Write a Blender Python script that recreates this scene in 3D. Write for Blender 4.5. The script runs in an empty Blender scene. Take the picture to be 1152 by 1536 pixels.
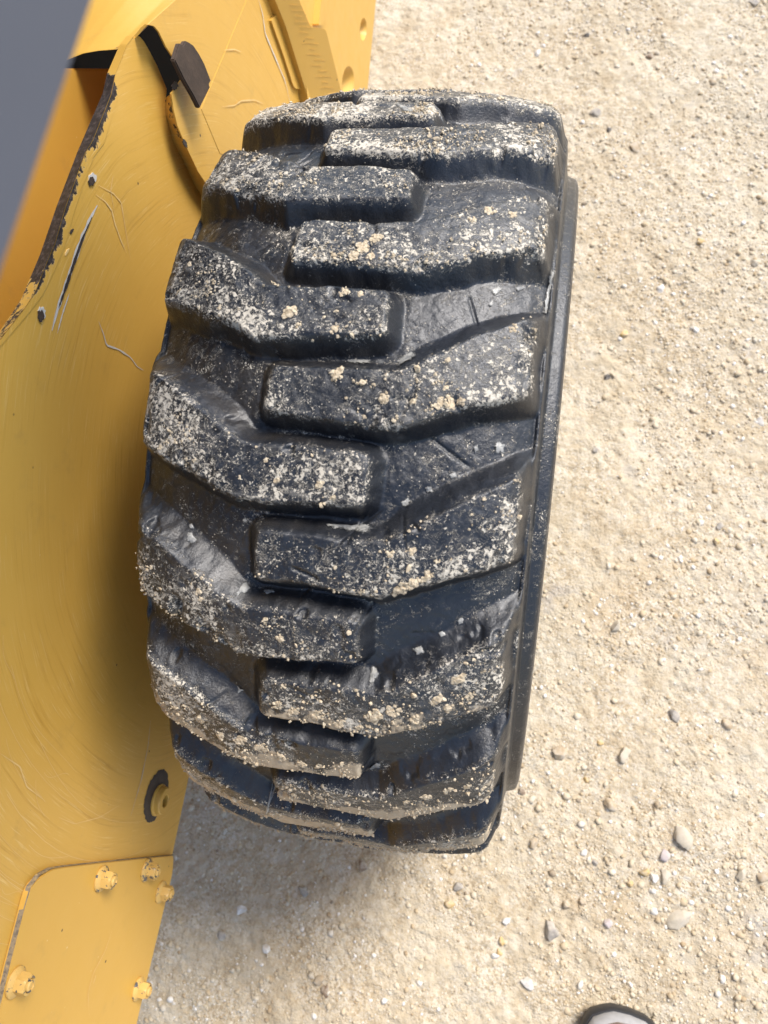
import bpy, bmesh, math, random
import numpy as np
from mathutils import Matrix, Vector, noise as mnoise

SC = bpy.context.scene
COL = SC.collection
rng = np.random.default_rng(7)
random.seed(7)

# ------------------------------------------------------------------ camera
CAM_LOC = np.array([0.1447, -0.3005, 1.2434])
CAM_ROT = np.array([[0.97766, -0.09794, 0.18591],
                    [0.14909, 0.94677, -0.28511],
                    [-0.14809, 0.30646, 0.94029]])
F_PX = 1155.6
cam_data = bpy.data.cameras.new('camera')
cam = bpy.data.objects.new('camera', cam_data)
COL.objects.link(cam)
cam.matrix_world = Matrix.Translation(CAM_LOC) @ Matrix(CAM_ROT.tolist()).to_4x4()
cam_data.sensor_fit = 'VERTICAL'
cam_data.sensor_height = 9.4
cam_data.lens = F_PX / 1536.0 * 9.4
cam_data.clip_start = 0.02
cam_data.clip_end = 600
cam_data.dof.use_dof = True
cam_data.dof.focus_distance = 0.66
cam_data.dof.aperture_fstop = 2.2
SC.camera = cam
SC.render.resolution_x, SC.render.resolution_y = 768, 1024

# ------------------------------------------------------------------ light
SUN_EL, SUN_AZ = math.radians(52), math.atan2(0.67, 0.74)      # azimuth from +Y towards +X
world = bpy.data.worlds.new('World')
SC.world = world
world.use_nodes = True
wn = world.node_tree
wn.nodes.clear()
sky = wn.nodes.new('ShaderNodeTexSky')
sky.sky_type = 'NISHITA'
sky.sun_disc = False
sky.sun_elevation = SUN_EL
sky.sun_rotation = SUN_AZ
sky.air_density = 1.0
sky.dust_density = 1.5
sky.ozone_density = 1.0
bg = wn.nodes.new('ShaderNodeBackground')
bg.inputs['Strength'].default_value = 0.125
wo = wn.nodes.new('ShaderNodeOutputWorld')
wn.links.new(sky.outputs[0], bg.inputs[0])
wn.links.new(bg.outputs[0], wo.inputs[0])
sun_data = bpy.data.lights.new('sun', 'SUN')
sun_data.energy = 2.6
sun_data.angle = math.radians(21)
sun_data.color = (1.0, 0.955, 0.90)
sun = bpy.data.objects.new('sun', sun_data)
COL.objects.link(sun)
sd_ = Vector((math.cos(SUN_EL) * math.sin(SUN_AZ), math.cos(SUN_EL) * math.cos(SUN_AZ), math.sin(SUN_EL)))
sun.rotation_euler = sd_.to_track_quat('Z', 'Y').to_euler()
SC.view_settings.view_transform = 'Standard'
SC.view_settings.look = 'None'
SC.view_settings.gamma = 1
SC.view_settings.use_curve_mapping = False
SC.view_settings.exposure = 1.05

# ------------------------------------------------------------------ helpers
def ray(p):
    return CAM_ROT @ np.array([(p[0] - 576) / F_PX, -(p[1] - 768) / F_PX, -1.0])

def on_x(p, X):
    """where the sight line measured at photo pixel p meets the vertical plane x = X"""
    d = ray(p)
    return CAM_LOC + d * ((X - CAM_LOC[0]) / d[0])

def on_z(p, Z=0.0):
    d = ray(p)
    return CAM_LOC + d * ((Z - CAM_LOC[2]) / d[2])

def hash2(ix, iy, seed):
    h = (ix.astype(np.int64) * 374761393 + iy.astype(np.int64) * 668265263 + seed * 1442695041) & 0xffffffff
    h = ((h ^ (h >> 13)) * 1274126177) & 0xffffffff
    h = (h ^ (h >> 16)) & 0xffffffff
    return h / 4294967295.0

def vnoise(x, y, seed=0):
    ix, iy = np.floor(x), np.floor(y)
    fx, fy = x - ix, y - iy
    fx = fx * fx * fx * (fx * (fx * 6 - 15) + 10)
    fy = fy * fy * fy * (fy * (fy * 6 - 15) + 10)
    a, b = hash2(ix, iy, seed), hash2(ix + 1, iy, seed)
    c, d = hash2(ix, iy + 1, seed), hash2(ix + 1, iy + 1, seed)
    return (a + (b - a) * fx) * (1 - fy) + (c + (d - c) * fx) * fy

def fbm(x, y, seed=0, octv=4, gain=0.5):
    s, a, n = 0, 1, 0
    for k in range(octv):
        s = s + a * vnoise(x * 2 ** k + 17.3 * k, y * 2 ** k - 9.1 * k, seed + k)
        n += a
        a *= gain
    return s / n

def sstep(a, b, x):
    t = np.clip((x - a) / (b - a), 0, 1)
    return t * t * (3 - 2 * t)

def link_mesh(name, verts, faces, mat, parent=None, smooth=True):
    me = bpy.data.meshes.new(name)
    verts = np.asarray(verts, dtype=np.float32)
    if isinstance(faces, np.ndarray):
        n, k = faces.shape
        me.vertices.add(len(verts))
        me.vertices.foreach_set('co', verts.ravel())
        me.loops.add(n * k)
        me.loops.foreach_set('vertex_index', faces.astype(np.int32).ravel())
        me.polygons.add(n)
        me.polygons.foreach_set('loop_start', np.arange(0, n * k, k, dtype=np.int32))
        me.update(calc_edges=True)
    else:
        me.from_pydata([tuple(map(float, v)) for v in verts], [], faces)
        me.update()
    me.polygons.foreach_set('use_smooth', np.full(len(me.polygons), smooth, dtype=bool))
    if mat: me.materials.append(mat)
    o = bpy.data.objects.new(name, me)
    COL.objects.link(o)
    if parent: o.parent = parent
    return o

def add_attr(o, name, vals):
    a = o.data.attributes.new(name, 'FLOAT', 'POINT')
    a.data.foreach_set('value', np.asarray(vals, dtype=np.float32))

def from_bm(name, bm, mat, parent=None, smooth_angle=35):
    bmesh.ops.recalc_face_normals(bm, faces=bm.faces)
    me = bpy.data.meshes.new(name)
    bm.to_mesh(me)
    bm.free()
    if mat: me.materials.append(mat)
    me.polygons.foreach_set('use_smooth', np.ones(len(me.polygons), dtype=bool))
    if hasattr(me, 'set_sharp_from_angle'): me.set_sharp_from_angle(angle=math.radians(smooth_angle))
    o = bpy.data.objects.new(name, me)
    COL.objects.link(o)
    if parent: o.parent = parent
    return o

def tag(o, label=None, cat=None, group=None, kind=None):
    if label: o['label'] = label
    if cat: o['category'] = cat
    if group: o['group'] = group
    if kind: o['kind'] = kind
    return o

# ------------------------------------------------------------------ materials
class NT:
    """small wrapper for building node materials"""
    def __init__(self, name):
        self.m = bpy.data.materials.new(name)
        self.m.use_nodes = True
        self.t = self.m.node_tree
        self.t.nodes.clear()
        self.out = self.t.nodes.new('ShaderNodeOutputMaterial')
        self.b = self.t.nodes.new('ShaderNodeBsdfPrincipled')
        self.t.links.new(self.b.outputs[0], self.out.inputs[0])
        self.tc = self.t.nodes.new('ShaderNodeTexCoord')
    def put(self, sock, v):
        if v is None: return
        if hasattr(v, 'is_output'): self.t.links.new(v, sock)
        else:
            try: sock.default_value = v
            except Exception: sock.default_value = tuple(v) + (1,)
    def n(self, typ, **kw):
        nd = self.t.nodes.new(typ)
        for k, v in kw.items(): setattr(nd, k, v)
        return nd
    def math(self, op, a, b=None, c=None, clamp=False):
        nd = self.n('ShaderNodeMath', operation=op, use_clamp=clamp)
        self.put(nd.inputs[0], a)
        if b is not None: self.put(nd.inputs[1], b)
        if c is not None: self.put(nd.inputs[2], c)
        return nd.outputs[0]
    def step(self, x, a, b):
        nd = self.n('ShaderNodeMapRange', interpolation_type='SMOOTHSTEP', clamp=True)
        self.put(nd.inputs['Value'], x)
        self.put(nd.inputs['From Min'], a)
        self.put(nd.inputs['From Max'], b)
        return nd.outputs[0]
    def noise(self, vec, scale, detail=3, rough=0.5, dist=0.0, col=False):
        nd = self.n('ShaderNodeTexNoise')
        self.put(nd.inputs['Vector'], vec)
        nd.inputs['Scale'].default_value = scale
        nd.inputs['Detail'].default_value = detail
        nd.inputs['Roughness'].default_value = rough
        nd.inputs['Distortion'].default_value = dist
        return nd.outputs[1 if col else 0]
    def voro(self, vec, scale, feature='F1', out=0, rand=1.0):
        nd = self.n('ShaderNodeTexVoronoi', feature=feature)
        self.put(nd.inputs['Vector'], vec)
        nd.inputs['Scale'].default_value = scale
        nd.inputs['Randomness'].default_value = rand
        return nd.outputs[out]
    def mix(self, fac, a, b):
        nd = self.n('ShaderNodeMix', data_type='RGBA')
        self.put(nd.inputs[0], fac)
        self.put(nd.inputs[6], a)
        self.put(nd.inputs[7], b)
        return nd.outputs[2]
    def ramp(self, x, stops):
        nd = self.n('ShaderNodeValToRGB')
        r = nd.color_ramp
        while len(r.elements) < len(stops): r.elements.new(0.5)
        for e, (p, c) in zip(r.elements, stops):
            e.position = p
            e.color = tuple(c) + (1,)
        self.put(nd.inputs[0], x)
        return nd.outputs[0]
    def attr(self, name):
        return self.n('ShaderNodeAttribute', attribute_name=name).outputs['Fac']
    def bump(self, h, strength=0.5, dist=0.001, normal=None):
        nd = self.n('ShaderNodeBump')
        nd.inputs['Strength'].default_value = strength
        nd.inputs['Distance'].default_value = dist
        self.put(nd.inputs['Height'], h)
        if normal is not None: self.put(nd.inputs['Normal'], normal)
        return nd.outputs[0]
    def set(self, **kw):
        for k, v in kw.items(): self.put(self.b.inputs[k.replace('_', ' ')], v)
        return self.m

def mat_plain(name, col, rough=0.6, metal=0.0, var=0.25, scale=60, bump=0.2):
    t = NT(name)
    o = t.tc.outputs['Object']
    n1 = t.noise(o, scale, 5, 0.6)
    f = t.math('MULTIPLY_ADD', n1, var * 2, 1 - var)
    c = t.mix(1.0, (0, 0, 0, 1), tuple(col) + (1,))
    vm = t.n('ShaderNodeVectorMath', operation='SCALE')
    t.put(vm.inputs[0], tuple(col))
    t.put(vm.inputs['Scale'], f)
    return t.set(Base_Color=vm.outputs[0], Roughness=rough, Metallic=metal,
                 Normal=t.bump(t.noise(o, scale * 6, 4, 0.6), bump, 0.0006))

def mat_rubber():
    t = NT('rubber')
    o = t.tc.outputs['Object']
    dust, film = t.attr('dust'), t.attr('film')
    crust = t.attr('crust')
    # dried splash: blotches, specks gathered round them, and thin filaments
    big = t.noise(o, 21, 3, 0.6)
    lvl = t.math('ADD', dust, t.math('MULTIPLY_ADD', big, 2.6, -1.56))
    s2 = t.noise(o, 105, 6, 0.70, 0.9)
    s1 = t.noise(o, 380, 3, 0.6, 0.5)
    m2 = t.step(t.math('ADD', s2, t.math('MULTIPLY', lvl, 0.20)), 0.66, 0.76)
    near = t.step(t.math('ADD', s2, t.math('MULTIPLY', lvl, 0.20)), 0.42, 0.66)
    m1 = t.step(t.math('ADD', s1, t.math('MULTIPLY_ADD', near, 0.13, t.math('MULTIPLY', lvl, 0.09))), 0.70, 0.75)
    vd = t.voro(o, 620, 'F1', 0)
    vc = t.n('ShaderNodeSeparateColor')
    t.put(vc.inputs[0], t.voro(o, 620, 'F1', 1))
    m3 = t.math('MULTIPLY', t.step(vd, 0.34, 0.20), t.math('GREATER_THAN', t.math('ADD', vc.outputs[0], t.math('MULTIPLY', lvl, 0.25)), 0.88))
    fil = t.math('ABSOLUTE', t.math('SUBTRACT', t.noise(o, 150, 5, 0.62, 1.5), 0.5))
    m4 = t.math('MULTIPLY', t.step(fil, 0.022, 0.006), t.math('MULTIPLY', near, 0.65))
    spk = t.math('MAXIMUM', t.math('MAXIMUM', m1, t.math('MULTIPLY', m2, 0.85)), t.math('MAXIMUM', t.math('MULTIPLY', m3, 0.8), m4))
    mp = t.n('ShaderNodeMapping')
    t.put(mp.inputs['Vector'], o)
    mp.inputs['Scale'].default_value = (0.35, 1.0, 1.0)
    sm = t.math('MULTIPLY', t.step(t.noise(mp.outputs[0], 95, 7, 0.7, 0.8), 0.50, 0.74), t.step(t.math('ADD', dust, t.math('MULTIPLY_ADD', big, 1.6, -0.8)), 0.10, 0.65))
    # thin chalky haze in wispy veins
    hz = t.noise(o, 48, 9, 0.74, 1.4)
    haze = t.math('MULTIPLY', t.step(t.math('ADD', hz, t.math('MULTIPLY', lvl, 0.12)), 0.52, 0.80), t.math('MULTIPLY_ADD', t.step(dust, 0.0, 0.4), 0.11, 0.04))
    cr = t.step(t.math('ADD', crust, t.math('MULTIPLY_ADD', t.noise(o, 95, 6, 0.7), 1.3, -0.65)), 0.42, 0.62)
    rub = t.mix(t.noise(o, 18, 4, 0.6), (0.006, 0.007, 0.009, 1), (0.017, 0.019, 0.024, 1))
    c = t.mix(t.math('MULTIPLY', film, t.step(t.noise(o, 40, 6, 0.65), 0.3, 0.7)), rub, (0.030, 0.025, 0.020, 1))
    c = t.mix(haze, c, (0.33, 0.345, 0.37, 1))
    c = t.mix(t.math('MULTIPLY', sm, 0.38), c, (0.42, 0.39, 0.34, 1))
    c = t.mix(spk, c, t.mix(s2, (0.50, 0.43, 0.32, 1), (0.62, 0.57, 0.48, 1)))
    c = t.mix(cr, c, t.mix(t.noise(o, 160, 4, 0.6), (0.34, 0.26, 0.17, 1), (0.55, 0.45, 0.31, 1)))
    dirt = t.math('MAXIMUM', spk, cr)
    rg = t.math('MULTIPLY_ADD', t.noise(o, 90, 5, 0.65), 0.34, 0.19)
    rough = t.math('ADD', rg, t.math('MULTIPLY', t.math('MAXIMUM', dirt, haze), 0.55), clamp=True)
    h = t.math('ADD', t.math('MULTIPLY', t.noise(o, 480, 5, 0.66), 0.42), t.math('MULTIPLY', dirt, 0.55))
    h = t.math('ADD', h, t.math('MULTIPLY', t.noise(o, 130, 6, 0.7), 0.5))
    return t.set(Base_Color=c, Roughness=rough, Specular_IOR_Level=0.66, Normal=t.bump(h, 0.7, 0.0014))

def mat_paint(name='yellow_paint', hub=True, worn=1.0, base=((0.65, 0.385, 0.076), (0.60, 0.338, 0.060))):
    t = NT(name)
    o = t.tc.outputs['Object']
    c = t.mix(t.noise(o, 6, 4, 0.6), base[0] + (1,), base[1] + (1,))
    # scuffs polished in circles round the axle
    sep = t.n('ShaderNodeSeparateXYZ')
    t.put(sep.inputs[0], o)
    y, z = sep.outputs[1], t.math('SUBTRACT', sep.outputs[2], 0.40)
    r = t.math('SQRT', t.math('ADD', t.math('MULTIPLY', y, y), t.math('MULTIPLY', z, z)))
    th = t.math('ARCTAN2', z, y)
    cmb = t.n('ShaderNodeCombineXYZ')
    wob = t.math('MULTIPLY', t.noise(o, 5, 2), 6.0)
    t.put(cmb.inputs[0], t.math('MULTIPLY_ADD', r, 230, wob))
    t.put(cmb.inputs[1], t.math('MULTIPLY', th, 2.2))
    st = t.noise(cmb.outputs[0], 1.0, 5, 0.7)
    st2 = t.noise(cmb.outputs[0], 3.1, 3, 0.7)
    zone = t.math('MULTIPLY', t.step(r, 0.70, 0.50), t.step(t.noise(o, 9, 4, 0.6), 0.30, 0.62))
    lite = t.math('MULTIPLY', t.step(st2, 0.56, 0.70), t.math('MULTIPLY', zone, 0.75 * worn))
    dark = t.math('MULTIPLY', t.step(st, 0.50, 0.74), t.math('MULTIPLY', zone, 0.60 * worn))
    if not hub: lite = dark = 0.0
    c = t.mix(dark, c, (0.40, 0.195, 0.022, 1))
    c = t.mix(lite, c, (0.74, 0.52, 0.20, 1))
    # grime, dried drops and pin chips
    gr = t.math('MULTIPLY', t.step(t.noise(o, 22, 6, 0.7), 0.55, 0.8), 0.22)
    c = t.mix(gr, c, (0.26, 0.17, 0.07, 1))
    v = t.voro(o, 90, 'F1', 0)
    vr = t.voro(o, 90, 'F1', 1)
    sepc = t.n('ShaderNodeSeparateColor')
    t.put(sepc.inputs[0], vr)
    drop = t.math('MULTIPLY', t.step(t.math('ADD', v, t.math('MULTIPLY', sepc.outputs[1], 0.075)), 0.10, 0.06), t.math('MULTIPLY', t.math('GREATER_THAN', sepc.outputs[0], 0.45), t.step(t.noise(o, 11, 3), 0.42, 0.62)))
    c = t.mix(t.math('MULTIPLY', drop, 0.7), c, (0.80, 0.66, 0.40, 1))
    v2 = t.voro(o, 38, 'F1', 0)
    vr2 = t.n('ShaderNodeSeparateColor')
    t.put(vr2.inputs[0], t.voro(o, 38, 'F1', 1))
    pin = t.math('MULTIPLY', t.step(v2, 0.075, 0.03), t.math('GREATER_THAN', vr2.outputs[1], 0.80))
    c = t.mix(pin, c, (0.05, 0.03, 0.018, 1))
    # chipped edges where the part carries an edge-wear value
    wear = t.attr('wear')
    ch = t.step(t.math('ADD', wear, t.math('MULTIPLY_ADD', t.noise(o, 100, 7, 0.72), 1.5, -0.75)), 0.47, 0.53)
    rim = t.step(t.math('ADD', wear, t.math('MULTIPLY_ADD', t.noise(o, 100, 7, 0.72), 1.5, -0.75)), 0.43, 0.47)
    rust = t.mix(t.step(t.noise(o, 210, 7, 0.8), 0.44, 0.72), (0.016, 0.011, 0.010, 1), (0.15, 0.115, 0.10, 1))
    c = t.mix(t.math('MULTIPLY', rim, 0.35), c, (0.70, 0.52, 0.25, 1))
    c = t.mix(ch, c, rust)
    rough = t.math('MULTIPLY_ADD', t.noise(o, 45, 5, 0.6), 0.25, 0.26)
    rough = t.math('ADD', rough, t.math('MULTIPLY', ch, 0.25), clamp=True)
    h = t.math('ADD', t.math('MULTIPLY', t.noise(o, 240, 4, 0.55), 0.25), t.math('MULTIPLY', ch, -0.8))
    h = t.math('ADD', h, t.math('MULTIPLY', t.noise(o, 8, 3, 0.5), 2.0))
    return t.set(Base_Color=c, Roughness=rough, Normal=t.bump(h, 0.35, 0.0009))

def mat_ground():
    t = NT('crushed_limestone')
    o = t.tc.outputs['Object']
    c = t.ramp(t.noise(o, 3.2, 7, 0.66, 0.4), [(0.28, (0.37, 0.28, 0.17)), (0.42, (0.48, 0.40, 0.28)),
                                               (0.55, (0.545, 0.48, 0.365)), (0.74, (0.61, 0.565, 0.475))])
    c2 = t.ramp(t.noise(o, 30, 7, 0.72), [(0.30, (0.25, 0.168, 0.085)), (0.45, (0.475, 0.38, 0.245)), (0.66, (0.62, 0.556, 0.44))])
    c = t.mix(0.55, c, c2)
    # tiny grit of mixed tints
    g = t.n('ShaderNodeSeparateColor')
    t.put(g.inputs[0], t.voro(o, 330, 'F1', 1))
    c3 = t.ramp(g.outputs[0], [(0.0, (0.20, 0.14, 0.08)), (0.22, (0.44, 0.33, 0.195)), (0.6, (0.55, 0.47, 0.34)), (1.0, (0.70, 0.65, 0.56))])
    c = t.mix(t.math('MULTIPLY', t.step(t.noise(o, 9, 5, 0.65), 0.35, 0.65), 0.5), c, c3)
    spot = t.math('MULTIPLY', t.step(t.noise(o, 7.5, 4, 0.6), 0.62, 0.72), 0.45)
    c = t.mix(spot, c, (0.30, 0.265, 0.235, 1))
    tanp = t.math('MULTIPLY', t.step(t.noise(o, 5.2, 6, 0.7, 0.5), 0.52, 0.68), 0.28)
    c = t.mix(tanp, c, (0.42, 0.295, 0.155, 1))
    d1 = t.voro(o, 210, 'F1', 0)
    d2 = t.voro(o, 420, 'F1', 0)
    h = t.math('ADD', t.math('MULTIPLY', d1, -1.0), t.math('MULTIPLY', d2, -0.5))
    h = t.math('MULTIPLY', h, t.step(t.noise(o, 14, 5, 0.65), 0.30, 0.70))
    h = t.math('ADD', h, t.math('MULTIPLY', t.noise(o, 80, 7, 0.68), 2.6))
    return t.set(Base_Color=c, Roughness=0.92, Specular_IOR_Level=0.25, Normal=t.bump(h, 0.8, 0.0026))

def mat_stone():
    t = NT('stone')
    o = t.tc.outputs['Object']
    c = t.ramp(t.attr('tint'), [(0.0, (0.20, 0.155, 0.11)), (0.14, (0.33, 0.225, 0.115)), (0.34, (0.46, 0.355, 0.22)),
                                (0.62, (0.53, 0.445, 0.315)), (0.86, (0.57, 0.51, 0.41)), (1.0, (0.74, 0.71, 0.66))])
    n = t.noise(o, 300, 4, 0.6)
    c = t.mix(t.math('MULTIPLY', n, 0.5), c, (0.51, 0.43, 0.305, 1))
    return t.set(Base_Color=c, Roughness=0.85, Specular_IOR_Level=0.3, Normal=t.bump(n, 0.5, 0.001))

def mat_pebble(name, col):
    t = NT(name)
    o = t.tc.outputs['Object']
    n = t.noise(o, 260, 5, 0.65)
    n2 = t.noise(o, 90, 4, 0.6)
    c = t.mix(t.math('MULTIPLY', t.step(n2, 0.35, 0.62), 0.75), tuple(col) + (1,), (0.53, 0.465, 0.37, 1))
    c = t.mix(t.math('MULTIPLY', n, 0.35), c, tuple(0.5 * x for x in col) + (1,))
    return t.set(Base_Color=c, Roughness=0.82, Specular_IOR_Level=0.3, Normal=t.bump(n, 0.6, 0.0012))

def mat_mud(name='dried_mud', a=(0.40, 0.31, 0.20), b=(0.62, 0.52, 0.37), rough=0.95, sc=420):
    t = NT(name)
    o = t.tc.outputs['Object']
    n = t.noise(o, sc, 5, 0.65)
    c = t.mix(t.step(n, 0.3, 0.7), a + (1,), b + (1,))
    return t.set(Base_Color=c, Roughness=rough, Specular_IOR_Level=0.25 if rough > 0.6 else 0.5,
                 Normal=t.bump(n, 0.7, 0.0012))

RUBBER = mat_rubber()
PAINT = mat_paint()
PAINT_B = mat_paint('yellow_paint_plain', hub=False)
PAINT_BOUNCE = mat_paint('yellow_paint_bounce', hub=False, base=((0.58, 0.325, 0.055), (0.53, 0.28, 0.042)))  # deeper orange: light bounced inside the recess, put into the paint colour
GROUND = mat_ground()
STONE = mat_stone()
MUD = mat_mud()
def mat_paste():
    t = NT('grey_mud_paste')
    o = t.tc.outputs['Object']
    n = t.noise(o, 130, 5, 0.65)
    c = t.mix(t.step(n, 0.3, 0.7), (0.16, 0.16, 0.155, 1), (0.40, 0.385, 0.345, 1))
    e = t.math('ADD', t.attr('edge'), t.math('MULTIPLY_ADD', t.noise(o, 170, 6, 0.7), 1.5, -0.75))
    return t.set(Base_Color=c, Roughness=0.38, Alpha=t.step(e, 0.70, 0.40), Normal=t.bump(n, 0.5, 0.0012))
PASTE = mat_paste()
def mat_edge():
    t = NT('worn_plate_edge')
    o = t.tc.outputs['Object']
    n = t.noise(o, 210, 5, 0.7)
    c = t.mix(t.step(n, 0.42, 0.50), (0.15, 0.125, 0.095, 1), (0.27, 0.215, 0.14, 1))
    c = t.mix(t.step(n, 0.58, 0.63), c, (0.50, 0.34, 0.12, 1))
    return t.set(Base_Color=c, Roughness=0.6, Normal=t.bump(n, 0.5, 0.001))
EDGEM = mat_edge()
RUST = mat_plain('rusty_steel', (0.050, 0.032, 0.021), 0.8, 0.0, 0.9, 55, 0.9)
BARE = mat_plain('bare_dark_steel', (0.045, 0.038, 0.038), 0.5, 0.2, 0.5, 120, 0.5)
WORNGREY = mat_plain('worn_grey_steel', (0.20, 0.185, 0.165), 0.5, 0.3, 0.5, 200, 0.5)
DARK = mat_plain('shade_and_cab_black', (0.006, 0.0055, 0.005), 0.9)  # near black: shade of hollow and socket put into colour; cab uses it too
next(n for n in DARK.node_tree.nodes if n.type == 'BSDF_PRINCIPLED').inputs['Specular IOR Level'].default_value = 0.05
GREY = mat_plain('grey_blue_paint', (0.062, 0.070, 0.092), 0.5, 0.0, 0.08, 20, 0.05)
SCR_Y = mat_plain('pale_scratch', (0.72, 0.50, 0.20), 0.6, 0.0, 0.15, 50, 0.0)
SCR_W = mat_plain('white_scratch', (0.56, 0.53, 0.47), 0.6, 0.0, 0.2, 80, 0.0)

# ------------------------------------------------------------------ ground
def axis_pts(a, b, step, far):
    n = int(round((b - a) / step))
    mid = np.linspace(a, b, n + 1)
    out, d, x = [], step, 0
    while x < far:
        d *= 1.28
        x += d
        out.append(x)
    out = np.array(out)
    return np.concatenate([a - out[::-1], mid, b + out])

def ground_h(x, y):
    h = (fbm(x * 3, y * 3, 3, 3) - 0.5) * 0.016
    h += (fbm(x * 22, y * 22, 11, 4, 0.6) - 0.5) * 0.0085
    h += (fbm(x * 95, y * 95, 21, 3, 0.6) - 0.5) * 0.0060
    near = np.exp(-((x / 0.22) ** 2 + (y / 0.2) ** 2))
    return h * (1 - near) - 0.003

gx = axis_pts(-0.62, 0.70, 0.0030, 150)
gy = axis_pts(-0.92, 1.45, 0.0030, 150)
GX, GY = np.meshgrid(gx, gy, indexing='ij')
GZ = ground_h(GX, GY)
nx, ny = GX.shape
idx = np.arange(nx * ny).reshape(nx, ny)
gf = np.stack([idx[:-1, :-1], idx[1:, :-1], idx[1:, 1:], idx[:-1, 1:]], -1).reshape(-1, 4)
ground = link_mesh('ground', np.stack([GX, GY, GZ], -1).reshape(-1, 3), gf, GROUND)
tag(ground, 'pale tan crushed limestone ground packed hard beside the tyre', 'ground', kind='structure')

# icosahedron used for small stones and crumbs
_p = (1 + 5 ** 0.5) / 2
ICO_V = np.array([(-1, _p, 0), (1, _p, 0), (-1, -_p, 0), (1, -_p, 0), (0, -1, _p), (0, 1, _p), (0, -1, -_p), (0, 1, -_p),
                  (_p, 0, -1), (_p, 0, 1), (-_p, 0, -1), (-_p, 0, 1)]) / math.sqrt(1 + _p * _p)
ICO_F = np.array([(0, 11, 5), (0, 5, 1), (0, 1, 7), (0, 7, 10), (0, 10, 11), (1, 5, 9), (5, 11, 4), (11, 10, 2), (10, 7, 6), (7, 1, 8),
                  (3, 9, 4), (3, 4, 2), (3, 2, 6), (3, 6, 8), (3, 8, 9), (4, 9, 5), (2, 4, 11), (6, 2, 10), (8, 6, 7), (9, 8, 1)])

def rand_rots(n):
    q = rng.normal(size=(n, 4))
    q /= np.linalg.norm(q, axis=1)[:, None]
    w, x, y, z = q.T
    return np.stack([np.stack([1 - 2 * (y * y + z * z), 2 * (x * y - z * w), 2 * (x * z + y * w)], -1),
                     np.stack([2 * (x * y + z * w), 1 - 2 * (x * x + z * z), 2 * (y * z - x * w)], -1),
                     np.stack([2 * (x * z - y * w), 2 * (y * z + x * w), 1 - 2 * (x * x + y * y)], -1)], 1)

def lumps(centres, radii, squash=0.7, jit=0.28):
    n = len(centres)
    V = np.repeat(ICO_V[None], n, 0) * (1 + rng.uniform(-jit, jit, (n, 12, 1)))
    V *= rng.uniform(0.65, 1.25, (n, 1, 3))
    V = np.einsum('nij,nkj->nki', rand_rots(n), V)
    V *= radii[:, None, None]
    V[..., 2] *= squash
    V += centres[:, None]
    F = (ICO_F[None] + (np.arange(n) * 12)[:, None, None]).reshape(-1, 3)
    return V.reshape(-1, 3), F

N = 68000
gxr = rng.uniform(-0.36, 0.62, N * 2)
gyr = rng.uniform(-0.85, 1.35, N * 2)
dens = fbm(gxr * 5, gyr * 5, 77, 3)
keep = rng.random(N * 2) < np.clip((dens - 0.34) * 3.4 + 0.5 * sstep(0.25, 0.5, gxr) + 0.35 * sstep(-0.40, -0.55, gyr) + (fbm(gxr * 24, gyr * 24, 78, 3) - 0.5) * 1.6, 0.05, 1)
gxr, gyr = gxr[keep][:N], gyr[keep][:N]
rad = np.clip(np.exp(rng.normal(math.log(0.00120), 0.60, len(gxr))), 0.0006, 0.0055)
gc = np.stack([gxr, gyr, ground_h(gxr, gyr) - rad * 0.05], -1)
gv, gfc = lumps(gc, rad)
gravel = link_mesh('gravel', gv, gfc, STONE, smooth=True)
add_attr(gravel, 'tint', np.repeat(np.clip(rng.normal(0.60, 0.27, len(gc)), 0, 1), 12))
tag(gravel, 'loose tan and white limestone grit scattered over the packed ground', 'gravel', kind='stuff')

def pebble(px, size_px, col, label, flat=0.62, shape='pebble', seed=0):
    P = on_z(px)
    P[2] = float(ground_h(np.array([P[0]]), np.array([P[1]]))[0])
    r = 0.5 * size_px / F_PX * np.linalg.norm(P - CAM_LOC) * 0.86
    bm = bmesh.new()
    bmesh.ops.create_icosphere(bm, subdivisions=3, radius=1)
    rg = random.Random(seed * 13 + 5)
    off = Vector((seed * 3.1, seed * 1.7, 0))
    planes = [(Vector((rg.gauss(0, 1), rg.gauss(0, 1), rg.gauss(0, 0.8))).normalized(), rg.uniform(0.50, 0.84)) for _ in range(11)]
    sx, sy = rg.uniform(0.95, 1.25), rg.uniform(0.72, 0.95)
    for v in bm.verts:
        for nrm, dd in planes:
            e = v.co.dot(nrm) - dd
            if e > 0: v.co -= nrm * e * 0.9
        v.co *= 1 + 0.22 * mnoise.noise(v.co * 1.6 + off) + 0.10 * mnoise.noise(v.co * 4.5 + off)
        v.co = Vector((v.co.x * sx, v.co.y * sy, v.co.z * flat)) * r * 1.18
    o = from_bm('pebble', bm, PEB[col], None, 50)
    o.location = (P[0], P[1], P[2] + r * flat * 0.12)
    o.rotation_euler = (rg.uniform(-.2, .2), rg.uniform(-.2, .2), rg.uniform(0, 6.28))
    tag(o, label, 'pebble', 'pebbles lying on the limestone ground')

PEB = {'tan': mat_pebble('pebble_tan', (0.40, 0.30, 0.185)), 'beige': mat_pebble('pebble_beige', (0.50, 0.43, 0.32)),
       'white': mat_pebble('pebble_white', (0.72, 0.69, 0.64)), 'grey': mat_pebble('pebble_grey', (0.30, 0.27, 0.235)),
       'pink': mat_pebble('pebble_pink', (0.50, 0.43, 0.42)), 'yellow': mat_pebble('pebble_yellow', (0.55, 0.37, 0.14)),
       'brown': mat_pebble('pebble_brown', (0.20, 0.135, 0.085)), 'black': mat_pebble('pebble_black', (0.03, 0.03, 0.035))}

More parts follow.
